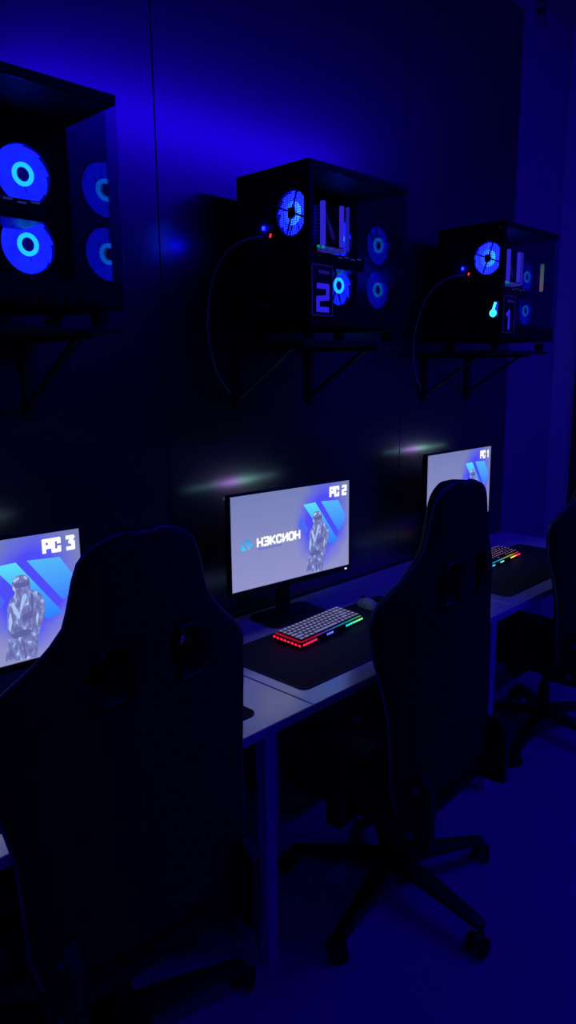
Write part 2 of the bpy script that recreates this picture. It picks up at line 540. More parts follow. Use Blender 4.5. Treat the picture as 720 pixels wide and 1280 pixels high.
# ------------------------------------------------------------------ monitors
MW, MH = 0.592, 0.348
def screen_mat():
    m = bpy.data.materials.new('screen_picture')
    m.use_nodes = True
    nt = m.node_tree
    nt.nodes.remove(nt.nodes['Principled BSDF'])
    L = nt.links.new
    tc = nt.nodes.new('ShaderNodeTexCoord')
    sp = nt.nodes.new('ShaderNodeSeparateXYZ')
    L(tc.outputs['Object'], sp.inputs[0])
    g1 = nt.nodes.new('ShaderNodeMapRange')
    g1.inputs['From Min'].default_value = -MH / 2
    g1.inputs['From Max'].default_value = MH / 2
    L(sp.outputs[2], g1.inputs['Value'])
    base = nt.nodes.new('ShaderNodeMix')
    base.data_type = 'RGBA'
    base.inputs[6].default_value = (*srgb(140, 142, 196), 1)
    base.inputs[7].default_value = (*srgb(112, 122, 176), 1)
    L(g1.outputs['Result'], base.inputs[0])
    # blue halo of the picture round the emblem
    vm = nt.nodes.new('ShaderNodeVectorMath')
    vm.operation = 'SUBTRACT'
    vm.inputs[1].default_value = (0.255 * MW, 0, 0.06 * MH)
    L(tc.outputs['Object'], vm.inputs[0])
    sc = nt.nodes.new('ShaderNodeVectorMath')
    sc.operation = 'MULTIPLY'
    sc.inputs[1].default_value = (1 / (0.27 * MW), 0, 1 / (0.55 * MH))
    L(vm.outputs[0], sc.inputs[0])
    ln = nt.nodes.new('ShaderNodeVectorMath')
    ln.operation = 'LENGTH'
    L(sc.outputs[0], ln.inputs[0])
    nz = nt.nodes.new('ShaderNodeTexNoise')
    nz.inputs['Scale'].default_value = 9
    nz.inputs['Detail'].default_value = 5
    L(tc.outputs['Object'], nz.inputs['Vector'])
    ad = nt.nodes.new('ShaderNodeMath')
    ad.operation = 'MULTIPLY_ADD'
    ad.inputs[1].default_value = 0.5
    L(nz.outputs['Fac'], ad.inputs[0])
    L(ln.outputs['Value'], ad.inputs[2])
    cr = nt.nodes.new('ShaderNodeMapRange')
    cr.inputs['From Min'].default_value = 0.75
    cr.inputs['From Max'].default_value = 1.2
    cr.inputs['To Min'].default_value = 0.95
    cr.inputs['To Max'].default_value = 0.0
    L(ad.outputs[0], cr.inputs['Value'])
    mx = nt.nodes.new('ShaderNodeMix')
    mx.data_type = 'RGBA'
    mx.inputs[7].default_value = (*srgb(70, 68, 240), 1)
    L(cr.outputs['Result'], mx.inputs[0])
    L(base.outputs[2], mx.inputs[6])
    e = nt.nodes.new('ShaderNodeEmission')
    L(mx.outputs[2], e.inputs['Color'])
    e.inputs['Strength'].default_value = 1.1
    L(e.outputs[0], nt.nodes['Material Output'].inputs['Surface'])
    return m
M_screen = screen_mat()
CYAN = [(0.0, srgb(40, 120, 255)), (0.55, srgb(70, 165, 255)), (1.0, srgb(95, 225, 250))]
M_band1 = ramp_glow('emblem_bright_band', CYAN, 2, -0.24 * MH, 0.32 * MH)
M_band2 = ramp_glow('emblem_right_band', [(0.0, srgb(60, 120, 255)), (1.0, srgb(85, 185, 250))], 2, -0.1 * MH, 0.32 * MH)
M_band3 = glow('emblem_left_band', srgb(75, 105, 245))
M_small = ramp_glow('small_emblem_blue', [(0.0, srgb(70, 215, 255)), (1.0, srgb(60, 130, 225))], 2, -0.1 * MH, 0.05 * MH)
M_port = glow('blue_port_light', (0.0004, 0.0008, 1.0), 120.0)
M_sub = glow('screen_small_text', srgb(95, 100, 215))
def figure_mat():
    m = bpy.data.materials.new('screen_figure')
    m.use_nodes = True
    nt = m.node_tree
    nt.nodes.remove(nt.nodes['Principled BSDF'])
    tc = nt.nodes.new('ShaderNodeTexCoord')
    mp = nt.nodes.new('ShaderNodeMapping')
    mp.inputs['Scale'].default_value = (1.5, 1, 0.8)
    nt.links.new(tc.outputs['Object'], mp.inputs['Vector'])
    n = nt.nodes.new('ShaderNodeTexNoise')
    n.inputs['Scale'].default_value = 55
    n.inputs['Detail'].default_value = 3
    nt.links.new(mp.outputs[0], n.inputs['Vector'])
    cr = nt.nodes.new('ShaderNodeValToRGB')
    el = cr.color_ramp.elements
    el[0].position, el[0].color = 0.35, (*srgb(96, 103, 170), 1)
    el[1].position, el[1].color = 0.5, (*srgb(118, 120, 178), 1)
    e3 = el.new(0.6)
    e3.color = (*srgb(125, 150, 225), 1)
    e4 = el.new(0.7)
    e4.color = (*srgb(200, 215, 245), 1)
    nt.links.new(n.outputs['Fac'], cr.inputs['Fac'])
    e = nt.nodes.new('ShaderNodeEmission')
    nt.links.new(cr.outputs[0], e.inputs['Color'])
    nt.links.new(e.outputs[0], nt.nodes['Material Output'].inputs['Surface'])
    return m
M_figure = figure_mat()
M_fig_light = glow('screen_figure_highlight', srgb(170, 195, 245))
M_fig_dark = glow('screen_figure_shade', srgb(92, 98, 165))
RGBB = ramp_glow('monitor_back_light', [(0.0, (0, 0, 0)), (0.3, (0.04, 0.09, 0.11)), (0.49, (0.5, 0.22, 0.9)), (0.58, (0.15, 0.5, 0.32)), (0.72, (0.07, 0.12, 0.16)), (1.0, (0, 0, 0))], 0, -0.31, 0.31, 14.0)

def uv(u, v, lift=0.0):          # picture coordinates (0..1 from the top left) to the monitor's own frame
    return Vector(((u - 0.5) * MW, -lift, (0.5 - v) * MH))
def flat(poly, lift=0.0006):
    m = MB()
    m.prism(poly, lambda u, v, w: uv(u, v, lift - w), 0.0004)
    return m
GL = {
    'P': [[(0, 0), (0, 1), (.62, 1), (.62, .42), (0, .42)]],
    'C': [[(.62, .72), (.62, 1), (0, 1), (0, 0), (.62, 0), (.62, .28)]],
    '1': [[(.05, .8), (.3, 1), (.3, 0)]],
    '2': [[(0, 1), (.62, 1), (.62, .52), (0, .45), (0, 0), (.62, 0)]],
    '3': [[(0, 1), (.62, 1), (.3, .58), (.62, .5), (.62, 0), (0, 0)]],
    'H': [[(0, 0), (0, 1)], [(.62, 0), (.62, 1)], [(0, .5), (.62, .5)]],
    'E': [[(0, 1), (.5, 1), (.62, .85), (.62, .15), (.5, 0), (0, 0)], [(.2, .5), (.62, .5)]],
    'K': [[(0, 0), (0, 1)], [(.62, 1), (.1, .5), (.62, 0)]],
    'S': [[(.62, .75), (.5, 1), (.12, 1), (0, .8), (0, .2), (.12, 0), (.5, 0), (.62, .25)]],
    'I': [[(0, 1), (0, 0), (.62, 1), (.62, 0)]],
    'O': [[(.12, 0), (0, .2), (0, .8), (.12, 1), (.5, 1), (.62, .8), (.62, .2), (.5, 0), (.12, 0)]],
}
def write(text, u0, v0, u1, v1, th, lift=0.0008, fn=None, slant=0.0, adv=0.95):
    """stroke lettering as one flat mesh; th is the stroke in metres"""
    m = MB()
    fn = fn or (lambda u, v, w: uv(u, v, lift - w))
    n = sum(0.55 if c == ' ' else adv for c in text) - (adv - 0.62)
    ux = (u1 - u0) / n
    x = 0.0
    ax = MW if fn is None else 1
    for c in text:
        if c == ' ':
            x += 0.55
            continue
        for st in GL[c]:
            pts = [Vector(((u0 + (x + p[0] + slant * p[1]) * ux), v1 + (v0 - v1) * p[1])) for p in st]
            P3 = [fn(p.x, p.y, 0) for p in pts]
            nrm = (fn(u0, v0, 1) - fn(u0, v0, 0)).normalized()
            for a, b in zip(P3[:-1], P3[1:]):
                d = (b - a).normalized()
                q = d.cross(nrm) * th / 2
                e = d * th * 0.35
                vs = [m.bm.verts.new(p) for p in (a - q - e, b - q + e, b + q + e, a + q - e)]
                m.bm.faces.new(vs)
        x += adv
    return m

def make_monitor(label, digit, loc, rz):
    t = thing('monitor', label, 'monitor', loc, rz, 'monitors on the desks')
    zb = loc[2]
    sc = MB().box((0, 0.0015, 0), (MW, 0.003, MH)).build('screen', M_screen, t)
    write('PC ' + digit, 0.825, 0.062, 0.968, 0.152, 0.0112).build('caption', M_text, sc)
    flat([(.584, .201), (.689, .194), (.894, .672), (.815, .702)]).build('emblem_band', M_band1, sc)
    flat([(.739, .194), (.897, .210), (.965, .40), (.955, .47), (.912, .565), (.895, .56)]).build('emblem_band', M_band2, sc)
    flat([(.562, .327), (.626, .474), (.61, .53), (.535, .43)]).build('emblem_band', M_band3, sc)
    lg = flat([(.114, .463), (.134, .462), (.166, .53), (.152, .552)])
    lg.prism([(.100, .470), (.108, .463), (.148, .563), (.134, .581)], lambda u, v, w: uv(u, v, 0.0006 - w), 0.0004)
    lg.prism([(.082, .487), (.071, .521), (.083, .580), (.118, .581)], lambda u, v, w: uv(u, v, 0.0006 - w), 0.0004)
    lg.build('small_emblem', M_small, sc)
    write('HEKSIOH', 0.204, 0.482, 0.548, 0.560, 0.0088, adv=0.9).build('shop_name', M_text, sc)
    sb = MB()
    for k in range(13):
        u = 0.212 + 0.19 * k / 13
        sb.prism([(u, .585), (u + .009, .585), (u + .009, .603), (u, .603)], lambda a, b, w: uv(a, b, 0.0006 - w), 0.0003)
    sb.build('small_text', M_sub, sc)
    body = [(.664, .350), (.672, .318), (.690, .300), (.715, .297), (.735, .312), (.745, .345), (.750, .395), (.745, .425), (.772, .450),
            (.798, .490), (.810, .570), (.806, .650), (.792, .715), (.776, .770), (.766, .830), (.762, .900), (.752, .990), (.70, .992), (.694, .90),
            (.686, .985), (.606, .965), (.618, .870), (.630, .790), (.628, .700), (.632, .600), (.634, .540), (.648, .480), (.668, .455), (.676, .430), (.664, .400)]
    fg = flat(body, 0.0011)
    n1 = len(fg.bm.faces)
    for poly in ([(.666, .335), (.680, .315), (.700, .312), (.698, .330), (.676, .350)], [(.720, .312), (.735, .322), (.735, .345), (.722, .335)],
                 [(.652, .52), (.662, .50), (.676, .56), (.690, .62), (.686, .65), (.664, .60)], [(.706, .47), (.722, .45), (.728, .48), (.706, .55), (.694, .60), (.69, .57)],
                 [(.762, .66), (.772, .62), (.776, .66), (.764, .74)], [(.640, .60), (.648, .58), (.652, .66), (.638, .74), (.632, .70)]):
        fg.prism(poly, lambda u, v, w: uv(u, v, 0.0014 - w), 0.0003)
    n2 = len(fg.bm.faces)
    for poly in ([(.668, .362), (.742, .355), (.746, .385), (.725, .400), (.676, .398)], [(.700, .62), (.75, .60), (.746, .66), (.70, .68)],
                 [(.640, .76), (.70, .74), (.74, .76), (.73, .79), (.65, .80)], [(.745, .46), (.757, .47), (.752, .60), (.744, .62)], [(.692, .86), (.700, .84), (.702, .98), (.694, .98)]):
        fg.prism(poly, lambda u, v, w: uv(u, v, 0.00125 - w), 0.0003)
    for q, f_ in enumerate(fg.bm.faces):
        f_.material_index = 0 if q < n1 else 1 if q < n2 else 2
    fg = fg.build('figure', M_figure, sc)
    fg.data.materials.append(M_fig_light)
    fg.data.materials.append(M_fig_dark)
    bz = 0.007
    b = MB()
    b.box((-MW / 2 - bz / 2, 0.005, 0), (bz, 0.02, MH + 2 * bz), None, 0.0015)
    b.box((MW / 2 + bz / 2, 0.005, 0), (bz, 0.02, MH + 2 * bz), None, 0.0015)
    b.box((0, 0.005, MH / 2 + bz / 2), (MW, 0.02, bz), None, 0.0015)
    b.box((0, 0.005, -MH / 2 - 0.011), (MW + 2 * bz, 0.02, 0.022), None, 0.002)
    b.build('bezel', M_black, t)
    MB().box((MW / 2 - 0.022, -0.0058, -MH / 2 - 0.0125), (0.010, 0.003, 0.006), None, 0.001).build('power_light', M_led, t)
    k = MB()
    k.box((0, 0.0155, -0.005), (MW + 0.008, 0.021, MH + 0.02), None, 0.004)
    k.box((0, 0.035, -0.02), (MW * 0.62, 0.03, MH * 0.6), None, 0.012)
    k.build('back_shell', M_black, t, True)
    MB().box((0, 0.030, MH / 2 - 0.008), (0.62, 0.008, 0.008), None, 0.002).build('back_light_bar', RGBB, t)
    fz = DZ - zb
    MB().box((0, 0.068, fz / 2 + 0.0305), (0.06, 0.026, -fz + 0.06), None, 0.006).build('stand_neck', M_black, t)
    f = MB()
    f.prism(round_rect(-0.14, -0.052, 0.14, 0.12, 0.03), lambda u, v, w: Vector((u, v, fz + 0.0003 + w)), 0.010)
    f.build('stand_base', M_black, t)
    return t
MZ = 1.25 - MH / 2
ML = ['lit monitor showing the words PC 2 between the two nearer chairs', 'lit monitor showing the words PC 3 at the left edge, cut by the nearest chair',
      'lit monitor showing the words PC 1, half hidden by the middle chair']
make_monitor(ML[0], '2', (1.9475, 1.868, MZ), math.radians(-5))
make_monitor(ML[1], '3', (0.739, 1.862, MZ), math.radians(-5))
make_monitor(ML[2], '1', (3.179, 1.898, MZ + 0.035), 0.0)

# ------------------------------------------------------------------ computers on wall shelves
CW, CD, CH = 0.53, 0.335, 0.52
CY = 1.62
def make_fan(parent, c, axis, size, name='case_fan', ring=True, blade=None, rk=0.37):
    """frame > hub, lit blades, lit ring; axis is the direction the fan looks along"""
    c = Vector(c)
    h = size / 2
    fr = MB()
    if axis == 'y':
        mp = lambda u, v, w: c + Vector((u, w, v))
    else:
        mp = lambda u, v, w: c + Vector((w, u, v))
    # square frame with a round opening
    n = 48
    def sq(k):
        a = 2 * PI * k / n
        x, y = math.cos(a), math.sin(a)
        s_ = h / max(abs(x), abs(y))
        s_ = min(s_, h * 1.3)
        return x * s_, y * s_
    A = [[fr.bm.verts.new(mp(*p, w)) for p in [sq(k) for k in range(n)]] for w in (0, 0.024)]
    B = [[fr.bm.verts.new(mp(h * 0.94 * math.cos(2 * PI * k / n), h * 0.94 * math.sin(2 * PI * k / n), w)) for k in range(n)] for w in (0, 0.024)]
    for k in range(n):
        j = (k + 1) % n
        for q in ((A[0][k], A[0][j], B[0][j], B[0][k]), (A[1][k], A[1][j], B[1][j], B[1][k]), (A[0][k], A[0][j], A[1][j], A[1][k]), (B[0][k], B[0][j], B[1][j], B[1][k])):
            fr.bm.faces.new(q)
    f = fr.build(name, M_black, parent)
    bl = MB()
    for k in range(9):
        a = 2 * PI * k / 9
        g = {}
        for ir in range(4):
            r = 0.22 + (0.925 - 0.22) * ir / 3
            for ia in range(7):
                aa = a + 0.03 * ir + 0.86 * ia / 6
                g[ir, ia] = bl.bm.verts.new(mp(r * h * math.cos(aa), r * h * math.sin(aa), 0.004 + 0.015 * ia / 6))
        for ir in range(3):
            for ia in range(6):
                bl.bm.faces.new((g[ir, ia], g[ir + 1, ia], g[ir + 1, ia + 1], g[ir, ia + 1]))
    bl.build('fan_blades', blade or M_fan_blade, f)
    hb = MB()
    hb.cyl(mp(0, 0, 0.002), mp(0, 0, 0.020), h * 0.21, n=32)
    hb.build('fan_hub', M_hub, f, True)
    if ring:
        MB().ring(mp(0, 0, 0.0005), axis, h * 0.23, h * rk, 0.004).build('fan_light_ring', M_fan_ring if axis == 'y' else M_rear_ring, f)
    return f

def make_computer(label, digit, loc, extra=None):
    """origin: front bottom left corner; glass faces -y, rear panel faces -x, glass end faces +x"""
    t = thing('desktop_computer', label, 'computer', loc, 0, 'computers on the wall shelves')
    bt = 0.085                        # height of the closed bottom section
    m = MB()
    m.box((CW / 2, CD / 2, CH - 0.012), (CW, CD, 0.024), None, 0.004)
    m.box((CW / 2, CD / 2 + 0.003, 0.012 + bt / 2), (CW, CD - 0.006, bt - 0.02), None, 0.004)
    m.box((0.012, 0.012, CH / 2), (0.022, 0.022, CH - 0.03), None, 0.003)
    m.box((0.012, CD - 0.012, CH / 2), (0.022, 0.022, CH - 0.03), None, 0.003)
    m.box((CW - 0.012, CD - 0.012, CH / 2), (0.022, 0.022, CH - 0.03), None, 0.003)
    m.box((CW / 2, CD - 0.003, CH / 2), (CW - 0.03, 0.004, CH - 0.06))
    m.box((CW / 2, 0.232, CH / 2), (CW - 0.01, 0.004, CH - 0.06))
    m.build('frame', M_case, t)
    # bottom intake slot lines on the front apron
    s_ = MB()
    for k in range(12):
        s_.box((0.08 + k * 0.033, 0.0035, 0.04), (0.022, 0.003, 0.012), None, 0.001, 1)
    s_.build('intake_slots', M_rub, t)
    MB().box((CW / 2 + 0.012, 0.0025, (CH - 0.024 + bt) / 2), (CW - 0.028, 0.004, CH - 0.024 - bt - 0.002)).build('front_glass', M_glass, t)
    MB().box((0.499, CD * 0.36, (CH - 0.024 + bt) / 2), (0.004, CD * 0.72 - 0.014, CH - 0.024 - bt - 0.002)).build('end_glass', M_end, t)
    # rear panel with a round grilled fan opening, the port plate and slot covers
    fy, fz, fr_ = 0.080, 0.372, 0.072
    r = MB()
    x0 = 0.002
    n = 40
    oy0, oy1, oz0, oz1 = 0.022, 0.215, bt, CH - 0.024
    inner = [r.bm.verts.new((x0, fy + 0.066 * math.cos(2 * PI * k / n), fz + fr_ * math.sin(2 * PI * k / n))) for k in range(n)]
    def edge(k):
        a = 2 * PI * k / n
        cx_, sx_ = math.cos(a), math.sin(a)
        tt = 9
        if cx_ > 1e-6: tt = min(tt, (oy1 - fy) / cx_)
        if cx_ < -1e-6: tt = min(tt, (oy0 - fy) / cx_)
        if sx_ > 1e-6: tt = min(tt, (oz1 - fz) / sx_)
        if sx_ < -1e-6: tt = min(tt, (oz0 - fz) / sx_)
        return (x0, fy + cx_ * tt, fz + sx_ * tt)
    outer = [r.bm.verts.new(edge(k)) for k in range(n)]
    for k in range(n):
        r.bm.faces.new((inner[k], inner[(k + 1) % n], outer[(k + 1) % n], outer[k]))
    r.box((0.003, 0.268, CH / 2), (0.004, 0.106, CH - 0.06))
    rear = r.build('rear_panel', M_case, t)
    # wire grille over the fan: fine bars both ways
    g = MB()
    for k in range(-10, 11):
        y = fy + k * 0.0063
        hz = fr_ * math.sqrt(max(0, 1 - (k / 10.6) ** 2))
        g.box((x0 - 0.0005, y, fz), (0.0012, 0.0018, 2 * hz))
        hy = 0.066 * math.sqrt(max(0, 1 - (k / 10.6) ** 2))
        g.box((x0 - 0.0015, fy, fz + k * 0.0069), (0.0012, 2 * hy, 0.0014))
    g.build('fan_grille', M_rub, t)
    # fan support struts seen dark against the light
    f = make_fan(t, (x0 + 0.012, fy + 0.006, fz), 'x', 0.144, 'rear_fan', True, M_rear_blade, 0.5)
    sp = MB()
    for a in (0.35, 1.92, 3.49, 5.06):
        sp.bar((x0 + 0.005, fy, fz), (x0 + 0.005, fy + 0.063 * math.cos(a), fz + 0.066 * math.sin(a)), 0.003, 0.006)
    sp.box((x0 + 0.004, fy + 0.002, fz), (0.004, 0.030, 0.032), None, 0.002)
    sp.build('fan_strut', M_rub, t)
    io = MB()
    io.box((-0.001, 0.178, 0.345), (0.005, 0.042, 0.16), None, 0.001)
    io.build('port_plate', M_dark_alu, t)
    pt = MB()
    for k, (w_, h_) in enumerate(((.014, .02), (.014, .014), (.016, .016), (.014, .014), (.02, .012))):
        pt.box((-0.003, 0.178, 0.41 - k * 0.028), (0.006, w_, h_), None, 0.001, 1)
    pt.build('ports', M_alu if False else M_rub, t)
    MB().box((-0.0055, 0.166, 0.312), (0.003, 0.006, 0.012), Matrix.Rotation(0.3, 3, 'X'), 0.001).build('port_light', M_red, t)
    MB().box((-0.0065, 0.197, 0.338), (0.004, 0.010, 0.012), None, 0.001).build('port_light', M_port, t)
    sl = MB()
    for k in range(6):
        sl.box((-0.0005, 0.11, 0.248 - k * 0.022), (0.004, 0.15, 0.016), None, 0.001, 1)
    sl.build('slot_covers', M_dark_alu, t)
    for y in (0.19, 0.035):
        MB().cyl((-0.004, y, 0.264), (0.0, y, 0.264), 0.005, n=12).build('thumb_screw', M_alu, t, True)
    # inside
    MB().box((0.22, 0.2275, 0.32), (0.30, 0.004, 0.30)).build('motherboard', M_pcb, t)
    gp = MB()
    gp.box((0.195, 0.145, 0.243), (0.36, 0.14, 0.046), None, 0.006)
    gp.build('graphics_card', M_black, t)
    gl = MB()
    for k in range(4):
        gl.box((0.24 + k * 0.034, 0.0745, 0.256 + (k % 2) * 0.004), (0.022, 0.002, 0.004))
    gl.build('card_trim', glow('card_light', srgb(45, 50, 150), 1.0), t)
    for z in (0.352, 0.186):
        make_fan(t, (0.380, 0.197, z), 'y', 0.152, 'side_fan', True)
    # tower cooler: dark fin block between side frames that glow for the fans' light on them
    ck = MB()
    for k in range(12):
        ck.box((0.166, 0.125, 0.283 + k * 0.0108), (0.124, 0.15, 0.003))
    ck.box((0.166, 0.13, 0.345), (0.116, 0.13, 0.126))
    ckk = ck.build('cpu_cooler', M_dark_alu, t)
    fb = glow('fan_lit_edge', srgb(62, 50, 250), 1.0)
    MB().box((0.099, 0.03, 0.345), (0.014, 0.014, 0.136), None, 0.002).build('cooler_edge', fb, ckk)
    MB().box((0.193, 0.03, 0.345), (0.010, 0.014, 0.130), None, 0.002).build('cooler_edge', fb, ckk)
    MB().box((0.226, 0.032, 0.340), (0.005, 0.014, 0.142), None, 0.002).build('cooler_edge', glow('fan_lit_far_edge', srgb(45, 36, 190), 1.0), ckk)
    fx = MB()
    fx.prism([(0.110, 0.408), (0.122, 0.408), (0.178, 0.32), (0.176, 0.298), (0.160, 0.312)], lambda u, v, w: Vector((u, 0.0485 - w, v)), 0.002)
    fx.build('cooler_swirl', glow('fan_lit_swirl', srgb(20, 17, 110), 1.0, 0.5, 60), ckk)  # faint diagonal of fan light, put in as emission
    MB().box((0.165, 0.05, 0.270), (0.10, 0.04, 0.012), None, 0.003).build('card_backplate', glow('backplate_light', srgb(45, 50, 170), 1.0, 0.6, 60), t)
    for x in (0.078, 0.100):
        MB().box((x, 0.03, 0.272), (0.012, 0.008, 0.008), None, 0.003).build('status_light', M_green, t)
    ram = MB()
    for k in range(4):
        ram.box((0.250 + k * 0.011, 0.20, 0.38), (0.006, 0.045, 0.12), None, 0.001, 1)
    ram.build('memory_sticks', M_dark_alu, t)
    MB().tube([(0.125, 0.045, 0.10), (0.145, 0.042, 0.147), (0.178, 0.042, 0.195), (0.19, 0.06, 0.215), (0.195, 0.09, 0.245)], 0.005, 8).build('power_lead', M_rub, t, True)
    # number plaque on the glass
    px0, px1, pz0, pz1 = 0.004, 0.112, 0.048, 0.213
    pl = MB().box(((px0 + px1) / 2, -0.0025, (pz0 + pz1) / 2), (px1 - px0, 0.003, pz1 - pz0), None, 0.001).build('number_plaque', M_black, t)
    P = lambda u, v, w: Vector((px0 + u * (px1 - px0), -0.0042 - w, pz0 + (1 - v) * (pz1 - pz0)))
    fl = MB()
    for (a, b) in (((.04, .03), (.96, .03)), ((.96, .03), (.96, .97)), ((.96, .97), (.04, .97)), ((.04, .97), (.04, .03))):
        A, B = P(*a, 0), P(*b, 0)
        fl.bar(A, B, 0.0012, 0.0022)
    fl.build('plaque_outline', M_sticker_line, pl)
    write(digit, 0.30, 0.42, 0.74, 0.86, 0.017, fn=P).build('plaque_number', M_sticker, pl)
    MB().bar(P(.33, .15, 0), P(.82, .165, 0), 0.0008, 0.010).build('plaque_small_text', M_sticker_line, pl)
    for fx_ in (0.05, CW - 0.05):
        for fy_ in (0.05, CD - 0.05):
            MB().cyl((fx_, fy_, -0.022), (fx_, fy_, 0.014), 0.018, 0.022).build('foot', M_rub, t, True)
    return t
C2 = make_computer('black computer with glass side and plaque numbered 2, on the middle wall shelf', '2', (1.770, CY, 1.803))
C3 = make_computer('black computer cut by the left edge, two bright blue ring fans behind glass', '3', (0.557, CY, 1.815))
C1 = make_computer('black computer with plaque numbered 1, on the far right wall shelf', '1', (3.010, CY, 1.785))
# only the far computer shows this pale bar and the vent light
MB().box((0.412, 0.022, 0.315), (0.011, 0.016, 0.125), None, 0.003).build('pale_bar', ramp_glow('pale_bar', [(0.0, (0.5, 0.28, 0.3)), (0.3, (0.35, 0.36, 0.42)), (0.8, (0.16, 0.36, 0.36)), (1.0, (0.1, 0.25, 0.3))], 2, 0.26, 0.38, 0.45), C1)
mm = MB()
mm.cyl((-0.0035, 0.040, 0.136), (-0.001, 0.040, 0.136), 0.017, n=20).bar((-0.002, 0.040, 0.15), (-0.002, 0.030, 0.182), 0.003, 0.012, 0.001)
mm.build('vent_light', glow('vent_light', (0.05, 0.75, 1.0), 1.6, 0.4, 60), C1)

# power and display cables plugged into the rear of two computers
def rear_cable(base, label, name):
    b = Vector(base)
    pts = []
    ctl = [(-0.012, 0.172, 0.303), (-0.045, 0.20, 0.305), (-0.085, 0.245, 0.285), (-0.11, 0.30, 0.235), (-0.115, 0.345, 0.15), (-0.10, 0.385, 0.04), (-0.065, 0.41, -0.06), (-0.025, 0.418, -0.14), (0.02, 0.422, -0.19), (0.035, 0.429, -0.20)]
    ctl = [Vector(c) for c in ctl]
    for i in range(len(ctl) - 1):
        p0, p1, p2, p3 = ctl[max(i - 1, 0)], ctl[i], ctl[i + 1], ctl[min(i + 2, len(ctl) - 1)]
        for k in range(8):
            u = k / 8
            pts.append(0.5 * ((2 * p1) + (p2 - p0) * u + (2 * p0 - 5 * p1 + 4 * p2 - p3) * u * u + (3 * p1 - p0 - 3 * p2 + p3) * u ** 3))
    pts.append(ctl[-1])
    t = thing('display_cable', label, 'cable', base, 0, 'cables behind the computers')
    MB().tube(pts, 0.0042, 8).build('sheath', M_cable, t, True)
    MB().bar(pts[0] - Vector((0.001, 0, 0)), pts[3], 0.012, 0.016, 0.002).build('plug', M_black, t)
rear_cable((1.770, CY, 1.803), 'cable arcing out of the rear of the computer numbered 2', 'display_cable')
rear_cable((3.010, CY, 1.785), 'cable arcing out of the rear of the computer numbered 1', 'display_cable')

# shelves
def make_shelf(x0, x1, z, label):
    t = thing('wall_shelf', label, 'shelf', ((x0 + x1) / 2, WY, z), 0, 'wall shelves under the computers')
    w = x1 - x0
    MB().box((0, -0.205, -0.007), (w, 0.405, 0.014), None, 0.002).build('shelf_board', M_satin, t)
    for sx in (-1, 1):
        m = MB()
        x = sx * (w / 2 - 0.065)
        m.box((x, -0.006, -0.127), (0.034, 0.01, 0.224), None, 0.002)
        m.box((x, -0.17, -0.021), (0.034, 0.33, 0.012), None, 0.002)
        m.bar((x, -0.012, -0.20), (x, -0.29, -0.024), 0.022, 0.012, 0.002)
        m.build('bracket', M_satin, t)
    return t
make_shelf(1.770, 2.300, 1.780, 'black bracketed wall shelf holding the computer numbered 2')
make_shelf(0.557, 1.087, 1.792, 'black bracketed wall shelf holding the computer at the left edge')
make_shelf(3.000, 3.530, 1.762, 'black bracketed wall shelf holding the computer numbered 1')

# ------------------------------------------------------------------ gaming chairs
PROF = [(0.47, 0.256), (0.554, 0.277), (0.658, 0.28), (0.763, 0.284), (0.857, 0.301), (0.941, 0.318), (1.015, 0.325), (1.065, 0.318), (1.115, 0.263), (1.164, 0.205), (1.214, 0.166), (1.26, 0.155), (1.306, 0.144), (1.335, 0.132), (1.352, 0.113), (1.365, 0.086), (1.372, 0.058), (1.375, 0.035)]
def prof(z):
    for (z0, w0), (z1, w1) in zip(PROF[:-1], PROF[1:]):
        if z <= z1:
            u = (z - z0) / (z1 - z0)
            return w0 + (w1 - w0) * max(0, u)
    return PROF[-1][1]
def back_y(z):
    return -0.228 - 0.006 * (z - 0.47) / 0.9
def wrap(x, z):
    k = 0.021 * math.exp(-((z - 0.995) / 0.22) ** 2) + 0.03
    return k * (abs(x) / 0.27) ** 2.2
def back_point(sx, z, face):
    """sx in -1..1 across, face 0 = rear, 1 = front"""
    w = prof(z)
    x = sx * w
    edge = abs(sx) ** 6
    th = (0.10 if z < 1.1 else 0.085) * (1 - 0.55 * edge)
    y = back_y(z) + wrap(x, z)
    return Vector((x, y + (th if face else 0.02 * edge), z))
